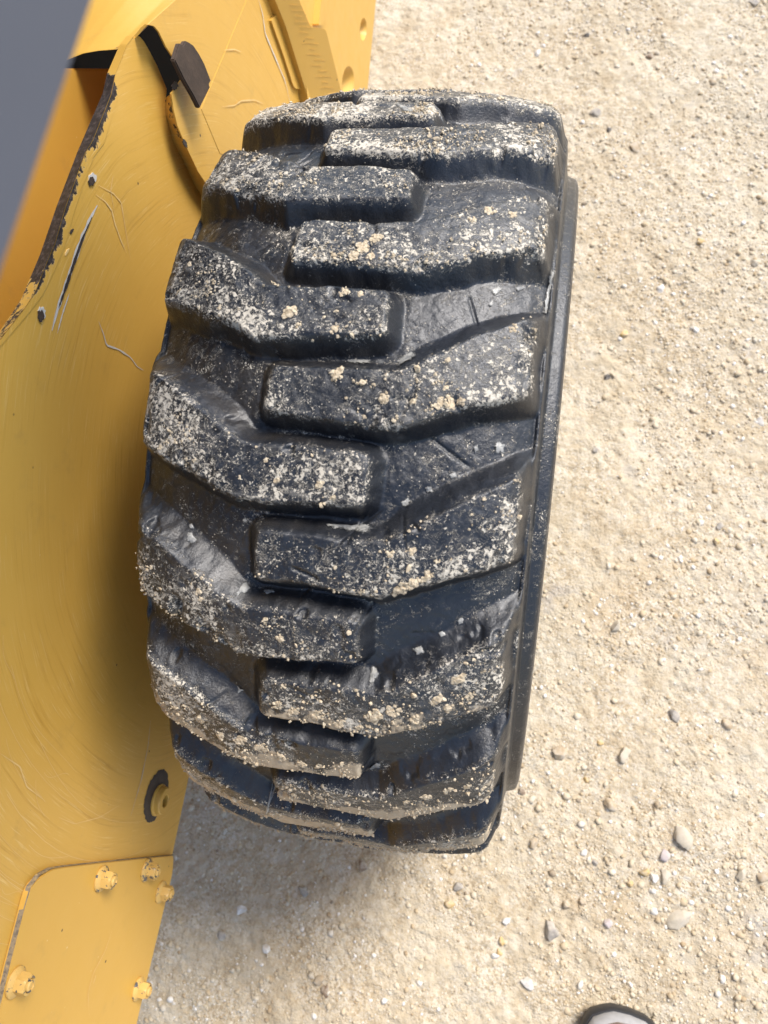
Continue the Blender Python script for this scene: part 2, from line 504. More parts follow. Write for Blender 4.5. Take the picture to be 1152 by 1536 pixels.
# ------------------------------------------------------------------ the machine
loader = bpy.data.objects.new('skid_steer_loader', None)
COL.objects.link(loader)
loader.empty_display_size = 0.2
tag(loader, 'yellow skid steer loader side with one muddy black lugged tyre and scraped chassis panel', 'loader')

# ---- tyre: one height field over (width s, angle th), then cut into casing and lugs
TILT = math.radians(20.0)            # tread phase of the wheel as it stands
NL = 22
PIT = 2 * math.pi / NL
PH0 = 0.2384
SI, SB, SO = 0.0385, 0.0515, 0.1365
EDGE_U = ([-SI, SB, SO + 0.022], [-0.056, -0.053, 0.080 + 0.033])
EDGE_L = ([-SI, SB, SO + 0.022], [-0.147, -0.158, -0.071 + 0.022])
R_REF = 0.40

prof = [(0, .3828), (.05, .3822), (.09, .3765), (.115, .3690), (.130, .3615), (.1385, .3555), (.1420, .3522), (.1435, .3540), (.1450, .3536), (.1458, .350), (.1468, .334),
        (.1482, .3275), (.1555, .3248), (.1576, .3228), (.1590, .3180), (.1592, .312), (.1590, .296), (.1570, .270), (.1520, .250), (.1430, .232), (.1330, .222), (.1180, .216)]
prof = np.array(prof)
arc = np.concatenate([[0], np.cumsum(np.hypot(*np.diff(prof, axis=0).T))])
i_sh = 8
col_t = np.linspace(0, arc[i_sh], 132)
col_o = []
for k in range(i_sh, len(prof) - 1):
    m = max(2, int((arc[k + 1] - arc[k]) / (0.0012 if k < 16 else 0.006)))
    col_o += list(np.linspace(arc[k], arc[k + 1], m + 1)[1:])
half = np.concatenate([col_t, col_o])
sH = np.interp(half, arc, prof[:, 0])
rH = np.interp(half, arc, prof[:, 1])
S1 = np.concatenate([-sH[:0:-1], sH])
RB1 = np.concatenate([rH[:0:-1], rH])
tread_c = np.concatenate([(half <= arc[i_sh] + 1e-9)[:0:-1], half <= arc[i_sh] + 1e-9])
TH1 = np.concatenate([np.arange(-1.30, 1.30, 0.0031), np.arange(1.30, 2 * math.pi - 1.30, 0.0085)])
Sg, Tg = np.meshgrid(S1, TH1, indexing='xy')
RBg = np.broadcast_to(RB1, Sg.shape).copy()
nt, ns = Sg.shape

def poly_sd(x, y, P):
    P = np.asarray(P)
    d = np.full(x.shape, 1e9)
    inside = np.zeros(x.shape, bool)
    for i in range(len(P)):
        a, b = P[i], P[(i + 1) % len(P)]
        e = b - a
        w0, w1 = x - a[0], y - a[1]
        k = np.clip((w0 * e[0] + w1 * e[1]) / (e @ e), 0, 1)
        d = np.minimum(d, np.hypot(w0 - e[0] * k, w1 - e[1] * k))
        c = (a[1] > y) != (b[1] > y)
        xi = a[0] + (y - a[1]) / (e[1] if abs(e[1]) > 1e-12 else 1e-12) * e[0]
        inside ^= c & (x < xi)
    return np.where(inside, -d, d)

RC = 0.007     # corner radius
def lug_poly():
    u = lambda s, E: np.interp(s, *E) * R_REF
    so = SO + 0.022
    return [(-SI + RC, u(-SI, EDGE_U) - RC), (SB, u(SB, EDGE_U) - RC), (so, u(SO + 0.022, EDGE_U) - RC * 1.2),
            (so, u(SO + 0.022, EDGE_L) + RC * 0.9), (SB, u(SB, EDGE_L) + RC), (-SI + RC, u(-SI, EDGE_L) + RC)]
LP = lug_poly()

def lug_field(S, T):
    """signed distance to the nearest lug top, its number and the place across its width"""
    wx = (fbm(S * 40, T * 16, 5, 3) - 0.5) * 0.005
    wy = (fbm(S * 40 + 50, T * 16, 9, 3) - 0.5) * 0.005
    best = np.full(S.shape, 1e9)
    lid = np.full(S.shape, -1)
    vv = np.zeros(S.shape)
    for side in (0, 1):
        s_ = (S if side == 0 else -S) + wx
        ph = PH0 + (PIT / 2 + 0.0019 if side else 0.0)
        k0 = np.round((T - ph) / PIT)
        for dk in (-1, 0, 1):
            k = k0 + dk
            u = (T - ph - k * PIT) * R_REF + wy
            pa_, pb_ = poly_sd(s_, u, LP) - RC, (s_ - SO - 0.0005) * 1.35
            hk = np.clip(0.5 - 0.5 * (pb_ - pa_) / 0.007, 0, 1)
            sd = pb_ + (pa_ - pb_) * hk + 0.007 * hk * (1 - hk)
            up0, lo0 = np.interp(s_, *EDGE_U) * R_REF, np.interp(s_, *EDGE_L) * R_REF
            dr = sstep(0.035, 0.065, s_) * sstep(0.55, 0.95, (u - lo0) / (up0 - lo0))
            sd = np.where(sd > 0, sd * (1 - 0.47 * dr), sd)
            up, lo = np.interp(s_, *EDGE_U) * R_REF, np.interp(s_, *EDGE_L) * R_REF
            m = sd < best
            best = np.where(m, sd, best)
            lid = np.where(m, np.mod(k, NL).astype(int) + NL * side, lid)
            vv = np.where(m, (u - lo) / (up - lo), vv)
    return best, lid, vv

sdg, lidg, vg = lug_field(Sg, Tg)
aS = np.abs(Sg)
RTg = 0.4000 - 0.0160 * (np.clip(aS - 0.045, 0, 1) / 0.0915) ** 1.7
lugn = hash2(lidg, lidg * 7, 4)
RTg += (lugn - 0.5) * 0.0016
RTg -= 0.0045 * sstep(0.126, 0.1385, aS + (fbm(Sg * 60, Tg * 24, 71, 2) - .5) * 0.004)
WALL = 0.0088
tt = np.clip((sdg + 0.0025) / (WALL + 0.0025), 0, 1)
hg = 1 - (0.45 * tt + 0.55 * tt * tt * (3 - 2 * tt))
inT = np.broadcast_to(tread_c, Sg.shape)
hg = np.where(inT, hg, 0)
# outer lug ends fade into the shoulder
Rg = RBg + np.where(inT, (RTg - RBg) * hg, 0)
# worn surface: undulation, pits, torn bites and knife-like cuts
U = Tg * R_REF
Rg += np.where(inT, (fbm(Sg * 30, U * 30, 31, 3) - 0.5) * 0.0022 + (fbm(Sg * 160, U * 160, 41, 3, 0.6) - 0.5) * 0.0011, 0)
bite = sstep(0.66, 0.78, fbm(Sg * 55 + 3, U * 55, 61, 3)) * hg * sstep(-0.02, 0.004, sdg)
Rg -= bite * 0.005 * inT
vis = (np.abs(Tg) < 1.25)
for k in range(46):
    cs, ct = rng.uniform(-.13, .135), rng.uniform(-1.0, 1.1) * R_REF
    an, L = rng.normal(0.9, 0.9), rng.uniform(0.006, 0.022)
    dx, dy = Sg - cs, U - ct
    a = dx * math.cos(an) + dy * math.sin(an)
    b = -dx * math.sin(an) + dy * math.cos(an) + 0.10 * a * a / 0.01 * 0.02
    g = np.exp(-(b / 0.0011) ** 2) * sstep(L, L * 0.6, np.abs(a))
    Rg -= g * rng.uniform(0.0007, 0.0022) * inT
# deep gouge across the second left lug from below
dx, dy = Sg + 0.1010, U + 0.372 * 0.33
a = dx * 0.15 + dy * 0.98
b = dx * 0.98 - dy * 0.15
Rg -= np.exp(-(b / 0.0042) ** 2) * sstep(0.026, 0.014, np.abs(a)) * 0.009 * hg

def ring_to_xyz(S, T, R):
    return np.stack([S, R * np.sin(T), R * np.cos(T)], -1)
XYZ = ring_to_xyz(Sg, Tg, Rg)
# vertex normals of the whole field so that the cut pieces shade as one surface
dT = np.roll(XYZ, -1, 0) - np.roll(XYZ, 1, 0)
dS = np.empty_like(XYZ)
dS[:, 1:-1] = XYZ[:, 2:] - XYZ[:, :-2]
dS[:, 0], dS[:, -1] = XYZ[:, 1] - XYZ[:, 0], XYZ[:, -1] - XYZ[:, -2]
NRM = np.cross(dS, dT)
NRM /= np.linalg.norm(NRM, axis=-1, keepdims=True) + 1e-12
if (NRM[10, ns // 2] @ XYZ[10, ns // 2]) < 0: NRM = -NRM

# dirt carried by the tread (dried splashes, crusts, brown film in the inner grooves)
top = sstep(0.55, 0.95, hg)
nz = fbm(Sg * 18, U * 18, 91, 3)
dust = top * (0.42 + 0.55 * (nz - 0.4)) + 0.05
dust += top * sstep(0.45, 0.95, Tg) * 0.30                   # the back of the tread lies dusty
dust += top * sstep(0.02, -0.13, Sg) * 0.12
dust += top * sstep(0.65, 0.05, vg) * 0.16
dust -= sstep(0.5, 0.9, vg) * top * 0.14
wallm = sstep(0.02, 0.15, hg) * (1 - top)
dust -= wallm * 0.42
dust += (1 - top) * (1 - wallm) * (0.02 + 0.10 * sstep(-.02, .05, Sg) + 0.5 * (fbm(Sg * 24 + 9, U * 24, 95, 3) - 0.5))
crust = top * sstep(0.72, 0.12, vg + (fbm(Sg * 26, U * 26, 15, 3) - 0.5) * 0.9) * (sstep(-0.22, -0.62, Tg) * 0.62 + 0.12 * sstep(0.1, -0.2, Tg))
crust += top * sstep(0.74, 0.90, Tg) * 0.25 * nz
crust += top * sstep(-0.66, -0.9, Tg) * 0.18
film = sstep(0.04, -0.05, Sg) * (1 - top) * 0.9 + sstep(0.5, 1.0, Tg) * 0.5 * (1 - top)
film = np.clip(film, 0, 1)
dust = np.where(inT, dust, 0.02)
crust = np.where(inT, crust, 0.0)

sdf_face = np.where(inT, sdg, 1.0)
fidx = np.arange(nt * ns).reshape(nt, ns)
f2 = np.roll(fidx, -1, 0)
F = np.stack([fidx[:, :-1], fidx[:, 1:], f2[:, 1:], f2[:, :-1]], -1)
fs = 0.25 * (sdf_face[:, :-1] + sdf_face[:, 1:] + np.roll(sdf_face, -1, 0)[:, :-1] + np.roll(sdf_face, -1, 0)[:, 1:])
fl = np.where(fs < WALL, lidg[:, :-1], -1)
Fv, flv = F.reshape(-1, 4), fl.reshape(-1)
V, NV = XYZ.reshape(-1, 3), NRM.reshape(-1, 3)
att = {'dust': dust.reshape(-1), 'crust': crust.reshape(-1), 'film': film.reshape(-1)}
# winding follows the outward normals
n0 = np.cross(V[Fv[0, 1]] - V[Fv[0, 0]], V[Fv[0, 3]] - V[Fv[0, 0]])
if n0 @ NV[Fv[0, 0]] < 0: Fv = Fv[:, ::-1]

def piece(name, sel, parent):
    f = Fv[sel]
    u, inv = np.unique(f, return_inverse=True)
    o = link_mesh(name, V[u], inv.reshape(-1, 4), RUBBER, parent)
    o.data.normals_split_custom_set_from_vertices([tuple(n) for n in NV[u]])
    for k, a in att.items(): add_attr(o, k, a[u])
    return o

tyre = piece('tyre', flv < 0, loader)
tyre.location = (0, 0, 0.400)
tyre.rotation_euler = (TILT, 0, 0)
for k in range(2 * NL):
    piece('tread_lug', flv == k, tyre)

TROT = np.array(Matrix.Rotation(TILT, 3, 'X'))
def tread_at(s, t):
    """point and normal of the tyre surface, in the tyre's own frame"""
    i = int(np.clip(np.searchsorted(TH1, t) - 1, 0, nt - 2))
    j = int(np.clip(np.searchsorted(S1, s) - 1, 0, ns - 2))
    a = np.clip((t - TH1[i]) / (TH1[i + 1] - TH1[i]), 0, 1)
    b = np.clip((s - S1[j]) / max(S1[j + 1] - S1[j], 1e-6), 0, 1)
    P = (XYZ[i, j] * (1 - b) + XYZ[i, j + 1] * b) * (1 - a) + (XYZ[i + 1, j] * (1 - b) + XYZ[i + 1, j + 1] * b) * a
    return P, NRM[i, j]

def tread_px(p):
    """(s, th) of the tread under a photo pixel"""
    c = TROT.T @ (CAM_LOC - np.array([0, 0, 0.4]))
    d = TROT.T @ ray(p)
    r = 0.394
    for _ in range(3):
        a, b, cc = d[1] ** 2 + d[2] ** 2, 2 * (c[1] * d[1] + c[2] * d[2]), c[1] ** 2 + c[2] ** 2 - r * r
        D = b * b - 4 * a * cc
        q = c + d * ((-b - math.sqrt(max(D, 0))) / (2 * a))
        th = math.atan2(q[1], q[2])
        P, _n = tread_at(q[0], th)
        r = math.hypot(P[1], P[2])
    return q[0], th

# small dried crumbs stuck to the lug tops
w = np.clip(dust, 0, 1) ** 1.5 * top * sstep(0.50, 0.72, fbm(Sg * 40, U * 40, 131, 3)) * 0.9 + np.clip(crust, 0, 1) ** 1.5 * 1.6 * sstep(0.3, 0.65, fbm(Sg * 60, U * 60, 133, 3))
w = np.where(inT & vis, w, 0)
w[:, :-1] *= (S1[1:] - S1[:-1])[None]
p = (w / w.sum()).ravel()
NC = 7500
pick = rng.choice(nt * ns, NC, p=p)
cr_r = np.clip(np.exp(rng.normal(math.log(0.00058), 0.50, NC)), 0.00025, 0.0024)
cc = V[pick] + NV[pick] * cr_r[:, None] * 0.2 + rng.normal(0, 0.0006, (NC, 3))
cv, cf = lumps(cc, cr_r, 0.8, 0.5)
crumbs = link_mesh('mud_crumbs', cv, cf, MUD, tyre, smooth=False)
tag(crumbs, kind='stuff')

def frame_of(n):
    n = Vector(n).normalized()
    t = n.orthogonal().normalized()
    return n, t, n.cross(t)

def mud_clod(px, size_px, seed, lump=0.55):
    s, th = tread_px(px)
    P, n = tread_at(s, th)
    r = 0.5 * size_px / F_PX * 0.62
    rg = random.Random(seed)
    bm = bmesh.new()
    for k in range(int(3 + size_px * 0.55)):
        a_, q_ = rg.uniform(0, 6.28), rg.random() ** 0.7 * 0.85
        c = Vector((q_ * math.cos(a_), q_ * math.sin(a_) * 0.75, 0))
        rr = rg.uniform(0.16, 0.46) * (1.15 - 0.5 * q_)
        g = bmesh.ops.create_icosphere(bm, subdivisions=1 if rr < 0.36 else 2, radius=rr)
        for v in g['verts']:
            v.co *= rg.uniform(0.58, 1.34)
            v.co.z *= lump
            v.co += c
    n_, t_, b_ = frame_of(n)
    R = Matrix((t_, b_, n_)).transposed()
    for v in bm.verts: v.co = Vector(P) + R @ (v.co * r)
    o = from_bm('mud_clod', bm, MUD, tyre, 25)

for i, (x, y, d) in enumerate([
    (439, 377, 17), (545, 372, 26), (565, 358, 20), (531, 383, 20), (502, 384, 15), (556, 384, 15), (735, 316, 20), (768, 322, 15), (710, 330, 12), (700, 386, 10),
    (434, 470, 26), (516, 438, 19), (502, 494, 16), (410, 424, 12), (540, 440, 12), (447, 486, 12), (505, 466, 9), (486, 476, 8), (470, 512, 8), (267, 437, 14), (330, 462, 10),
    (504, 562, 24), (578, 597, 20), (676, 607, 28), (660, 606, 20), (692, 602, 16), (620, 601, 15), (593, 628, 12), (668, 580, 12), (770, 492, 16), (671, 540, 9), (546, 624, 9),
    (480, 728, 16), (415, 720, 12), (399, 690, 10), (290, 690, 10), (240, 672, 10), (500, 748, 12), (360, 716, 9),
    (585, 832, 16), (616, 826, 16), (600, 884, 26), (622, 874, 22), (640, 866, 18), (543, 888, 12), (655, 842, 10),
    (297, 888, 14), (301, 898, 12), (512, 993, 20), (420, 958, 16), (395, 936, 12), (300, 938, 13), (345, 965, 12),
    (415, 1058, 20), (440, 1066, 24), (476, 1072, 26), (510, 1082, 24), (560, 1076, 30), (590, 1066, 24), (620, 1080, 22), (656, 1050, 24), (688, 1020, 24),
    (706, 1044, 18), (672, 1062, 20), (540, 1092, 16), (425, 1030, 12),
    (300, 1082, 18), (330, 1104, 22), (360, 1112, 26), (392, 1122, 26), (420, 1136, 24), (450, 1146, 22), (478, 1150, 16), (262, 1062, 14),
    (440, 1192, 16), (480, 1196, 18), (520, 1204, 16), (640, 1196, 22), (670, 1186, 20), (700, 1180, 16), (610, 1204, 16), (725, 1184, 12),
    (300, 1160, 12), (330, 1176, 12), (380, 1196, 12)]):
    mud_clod((x, y), d, 100 + i)

def paste_smear(pxs, seed, thick=0.0016):
    """a wet-looking smear: a low dome that follows the tread, outline given in photo pixels"""
    st = [tread_px(p) for p in pxs]
    c = np.mean(st, 0)
    rings, seg = 5, len(st) * 4
    verts, faces = [], []
    rg = random.Random(seed)
    out = []
    for i in range(len(st)):
        a, b = np.array(st[i]), np.array(st[(i + 1) % len(st)])
        for k in range(4):
            q = a + (b - a) * k / 4
            q = c + (q - c) * rg.uniform(1.1, 1.35)
            out.append(q)
    P, n = tread_at(*c)
    verts.append(P + n * thick * 0.9)
    for r in range(1, rings + 1):
        f = r / rings
        for q in out:
            s, t = c + (q - c) * f
            P, n = tread_at(s, t)
            verts.append(P + n * (thick * (1 - f ** 2.4) * rg.uniform(0.75, 1.15) - (0.0006 if r == rings else 0)))
    m = len(out)
    for i in range(m): faces.append((0, 1 + i, 1 + (i + 1) % m))
    for r in range(rings - 1):
        for i in range(m):
            a, b = 1 + r * m + i, 1 + r * m + (i + 1) % m
            faces.append((a, a + m, b + m, b))
    o = link_mesh('mud_smear', verts, faces, PASTE, tyre)
    add_attr(o, 'edge', [0.0] + [r / rings for r in range(1, rings + 1) for _ in range(m)])

for i, pl in enumerate([
    [(534, 1172), (550, 1169), (568, 1170), (570, 1179), (550, 1181)],
    [(470, 786), (500, 788), (530, 792), (548, 786), (565, 788), (562, 800), (540, 801), (500, 796)],
    [(618, 974), (634, 968), (638, 982), (624, 988)], [(655, 948), (664, 942), (670, 956), (660, 964)], [(684, 930), (694, 922), (697, 938), (686, 944)],
    [(550, 1012), (562, 1010), (571, 1018), (560, 1030), (551, 1028)],
    [(735, 668), (748, 660), (760, 668), (756, 680), (740, 682)], [(708, 670), (716, 664), (720, 676), (712, 682)],
    [(588, 545), (602, 534), (622, 522), (630, 530), (612, 546), (596, 551)], [(505, 540), (530, 538), (560, 540), (565, 547), (530, 547)],
    [(600, 752), (612, 744), (622, 750), (614, 762), (602, 762)], [(636, 730), (648, 726), (650, 738), (640, 742)], [(672, 712), (684, 706), (686, 716), (676, 720)],
    [(278, 800), (288, 796), (294, 808), (300, 816), (284, 818), (278, 812)], [(282, 787), (290, 784), (293, 793), (284, 794)],
    [(352, 892), (358, 876), (368, 872), (364, 882), (372, 890), (356, 896)], [(343, 1048), (354, 1046), (356, 1058), (346, 1060)],
    [(733, 436), (748, 428), (756, 434), (742, 446)], [(768, 432), (786, 424), (790, 432), (774, 440)], [(730, 456), (738, 448), (742, 458), (734, 464)],
    [(810, 470), (820, 430), (826, 400), (832, 390), (830, 415), (822, 470), (816, 480)],
    [(385, 890), (405, 888), (412, 894), (395, 898)], [(402, 1190), (410, 1178), (412, 1196), (404, 1202)],
    [(590, 178), (605, 172), (628, 168), (612, 178)]]):
    paste_smear(pl, i)

# rim and hub inside the tyre
def lathe(name, pr, mat, parent, seg=64):
    vs, fs_ = [], []
    for i in range(seg):
        a = 2 * math.pi * i / seg
        for s, r in pr: vs.append((s, r * math.sin(a), r * math.cos(a)))
    m = len(pr)
    for i in range(seg):
        for j in range(m - 1):
            a, b = i * m + j, ((i + 1) % seg) * m + j
            fs_.append((a, b, b + 1, a + 1))
    bm = bmesh.new()
    bv = [bm.verts.new(v) for v in vs]
    for f in fs_: bm.faces.new([bv[k] for k in f])
    return from_bm(name, bm, mat, parent)
rim = lathe('wheel_rim', [(.128, .222), (.133, .228), (.126, .214), (.115, .205), (.06, .185), (.03, .17), (.03, .09), (.05, .08), (.055, 0.001)], PAINT_B, tyre)
rim_in = lathe('wheel_rim', [(-.128, .222), (-.133, .228), (-.126, .214), (-.115, .205), (-.06, .185), (-.03, .17), (.02, .165), (.02, .001)], PAINT_B, tyre)
axle = lathe('axle', [(-.30, .06), (.0, .06), (.0, .001)], BARE, tyre, 32)

# ---- chassis sheets
XP = -0.240
def plate(name, pts, thick, mat, parent=loader, bevel=0.0015, grid=0.0, wear=None, back=Vector((-1, 0, 0))):
    """a sheet-metal plate: outline in space (given as 3-D points), pushed back by its thickness, edges bevelled"""
    bm = bmesh.new()
    vs = [bm.verts.new(tuple(p)) for p in pts]
    f = bm.faces.new(vs)
    r = bmesh.ops.extrude_face_region(bm, geom=[f])
    for g in r['geom']:
        if isinstance(g, bmesh.types.BMVert): g.co += back * thick
    bmesh.ops.recalc_face_normals(bm, faces=bm.faces)
    if bevel:
        bmesh.ops.bevel(bm, geom=[e for e in bm.edges if e.is_manifold and e.calc_face_angle(0) > 0.6], offset=bevel, segments=2, affect='EDGES', clamp_overlap=True)
    bmesh.ops.triangulate(bm, faces=[f for f in bm.faces if len(f.verts) > 4])
    return from_bm(name, bm, mat, parent)

def X(pl, x): return [on_x(p, x) for p in pl]

def rounded(pts, rad, n=5):
    """round the corners of a 3-D polyline loop"""
    out = []
    P = [np.array(p) for p in pts]
    for i in range(len(P)):
        a, b, c = P[i - 1], P[i], P[(i + 1) % len(P)]
        r = rad[i] if isinstance(rad, (list, tuple)) else rad
        if r <= 0:
            out.append(b)
            continue
        u = (a - b) / np.linalg.norm(a - b)
        v = (c - b) / np.linalg.norm(c - b)
        r = min(r, 0.45 * np.linalg.norm(a - b), 0.45 * np.linalg.norm(c - b))
        for k in range(n + 1):
            t = k / n
            out.append((1 - t) ** 2 * (b + u * r) + 2 * t * (1 - t) * b + t * t * (b + v * r))
    return out

# the fold line of the panel's top flange, from the far left up to the peak
FOLD = [(-120, 600), (-60, 556), (0, 509), (37, 462), (53, 437), (67, 400), (82, 365), (98, 310), (127, 230), (139, 210), (166, 142), (172, 114), (191, 67), (200, 55)]
PEAK = [(204, 53), (210, 55), (216, 62), (224, 76), (236, 99), (250, 133)]
LIP_IN = [(249, 146), (248, 160), (249, 173), (260, 212), (276, 243), (292, 277), (330, 340)]
fold3 = X(FOLD, XP)
outline = fold3 + X(PEAK + LIP_IN, XP) + [np.array([XP, 0.30, 0.40]), np.array([XP, 0.10, 0.275])] + X([(280, 1180), (205, 1536)], XP) + \
    [np.array([XP, -0.95, on_x((205, 1536), XP)[2]]), np.array([XP, -0.95, 0.95])]
# the panel as a finely gridded sheet would waste faces: keep it one plate, its flange and lip are sub-parts
panel = plate('chassis_panel', outline, 0.0003, PAINT, bevel=0)

def strip(name, la, lb, mat, parent, wear=None, sub=6, cross=4, along=None):
    """a ruled strip between two 3-D polylines, refined, with a wear value running from edge a (0) to edge b (1)"""
    la, lb = np.array(la), np.array(lb)
    def refine(l):
        t = np.linspace(0, len(l) - 1, (len(l) - 1) * sub + 1)
        return np.stack([np.interp(t, np.arange(len(l)), l[:, k]) for k in range(3)], -1)
    A, B = refine(la), refine(lb)
    n = len(A)
    vs, wv = [], []
    for j in range(cross + 1):
        f = j / cross
        vs.append(A + (B - A) * f)
        if wear is not None: wv.append(wear(np.linspace(0, 1, n), f))
    vs = np.concatenate(vs)
    ix = np.arange((cross + 1) * n).reshape(cross + 1, n)
    fc = np.stack([ix[:-1, :-1], ix[1:, :-1], ix[1:, 1:], ix[:-1, 1:]], -1).reshape(-1, 4)
    o = link_mesh(name, vs, fc, mat, parent)
    if wear is not None: add_attr(o, 'wear', np.concatenate(wv))
    return o

# top flange, folded back from the panel; its bend is worn to rust except near the peak
BAND = [(-130, 590), (-70, 545), (-2, 499), (18, 470), (33, 446), (46, 415), (60, 382), (84, 312), (116, 228), (126, 205), (154, 140), (160, 112), (180, 66), (190, 54)]
BX = XP - 0.013
fl_a = [f + np.array([0.0004, 0, 0.0004]) for f in fold3]
fl_b = X(BAND, BX)
def wear_fl(t, f):
    k = np.interp(t, [0, .17, .24, .32, .40, .50, .60, .70, .80, .84, .855, 1], [.3, .52, .45, .40, .72, .82, .85, .84, .86, .8, .12, .0])
    return k * 1.04
strip('top_flange', fl_a, fl_b, PAINT_B, panel, wear_fl, 14, 8)
strip('top_flange', fl_b, [p + np.array([-0.004, -0.002, -0.035]) for p in fl_b], PAINT_B, panel, lambda t, f: np.zeros_like(t), 6, 2)
# ragged rust that eats from the fold into the face of the panel
RAG = [(-95, 596), (-35, 556), (3, 515), (44, 467), (63, 442), (81, 405), (96, 369), (111, 315), (139, 236), (155, 215), (176, 146), (177, 120)]
rg_a = [p + np.array([0.0006, 0, 0]) for p in fold3[:12]]
rg_b = [p + np.array([0.0006, 0, 0]) for p in X(RAG, XP)]
def wear_rag(t, f):
    k = np.interp(t, [0, .2, .3, .42, .55, .7, .8, .95, 1], [.1, .25, .3, .62, .72, .5, .70, .80, .2])
    return k * 1.1 * (1.0 - 0.75 * f)
strip('rust_edge', rg_a, rg_b, PAINT, panel, wear_rag, 14, 5)

# bent lip where the panel steps out to the rear sheet, its far edge scratched bare
XB = XP + 0.016
LIP_OUT = [(256, 141), (260, 162), (266, 188), (279, 219), (288, 240), (297, 257), (340, 320)]
lip = strip('bent_lip', X(LIP_IN, XP), X(LIP_OUT, XB), PAINT, panel, lambda t, f: np.where(t < 0.45, 0.50 * f + 0.1, 0.40 * f), 8, 5)
strip('bent_lip', X(PEAK[-2:] + LIP_IN[:2], XP), X([(262, 118), (265, 132), (266, 138), (264, 160)], XB - 0.004), PAINT, panel,
      lambda t, f: np.clip((t - 0.45) * 1.6, 0, 0.65), 8, 5) if False else None

# rear sheet B, carried on behind the tyre
SHEET = [(222, 37), (231, 39), (238, 47), (249, 70), (261, 88), (274, 117), (266, 128), (257, 140), (260, 162), (266, 188), (279, 219), (297, 257), (345, 330)]
sheetB = X(SHEET, XB) + [np.array([XB, 0.35, 0.42]), np.array([XB, 0.62, 0.33])] + X([(462, 160), (370, 0), (341, -70)], XB) + X([(325, -55)], XB)
rear_sheet = plate('rear_sheet', sheetB, 0.0015, PAINT, bevel=0)
# shallow flat facet further back
FAC = [(370, 0), (302, 163), (330, 230), (420, 260), (470, 200), (462, 150), (436, 90), (404, 0), (390, -40)]
facet = plate('rear_sheet', X(FAC, XB + 0.0004), 0.0004, PAINT, bevel=0)
# upper sheet C: turns away from B along the crease
crease = X([(222, 37), (262, 0), (300, -48)], XB)
CB = [(222, 37), (215, 43), (209, 51), (196, 64), (175, 74), (148, 76), (125, 80), (100, 90), (60, 112), (-60, 150)]
CT = [(p[0] + 103, p[1] - 92 - 0.35 * (222 - p[0])) for p in CB]
cx_ = [0.0008 * (222 - p[0]) for p in CB]
cb3 = [on_x(p, XB - k) for p, k in zip(CB, cx_)]
ct3 = [on_x(p, XB - k) for p, k in zip(CT, cx_)]
upper_sheet = strip('upper_sheet', cb3, ct3, PAINT_B, loader, lambda t, f: 0.18 * (1 - np.minimum(1, f * 8)) + 0 * t, 8, 16)
strip('sheet_edge', cb3, [p + np.array([-0.004, 0.002, -0.001]) for p in cb3], PAINT_B, upper_sheet, lambda t, f: 0.3 + 0 * t, 6, 1)
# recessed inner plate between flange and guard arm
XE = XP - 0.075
inner = plate('inner_plate', X([(40, 102), (100, 102.5), (165, 103), (178, 103), (130, 330), (40, 560), (-120, 640), (-160, 300)], XE), 0.006, PAINT_BOUNCE)
# black sheet painting the shade of the hollow behind the gap
hollow = plate('hollow_shade', X([(30, 0), (330, -30), (345, 230), (30, 230)], XE - 0.11), 0.01, DARK, bevel=0)

# torn rusty tab proud of the rear sheet
TAB = [(270, 64), (274, 69), (279, 61), (285, 64), (291, 68), (299, 80), (307, 95), (312, 108), (317, 121), (314, 127), (316, 131), (308, 147), (300, 163), (290, 143), (276, 119), (262, 90), (266, 76)]
tabp = []
for p in TAB:
    q = on_x(p, XB + 0.010 + 0.010 * (p[0] - 262) / 55)
    tabp.append(q)
tab = plate('rusted_tab', tabp, 0.005, RUST, bevel=0.001)

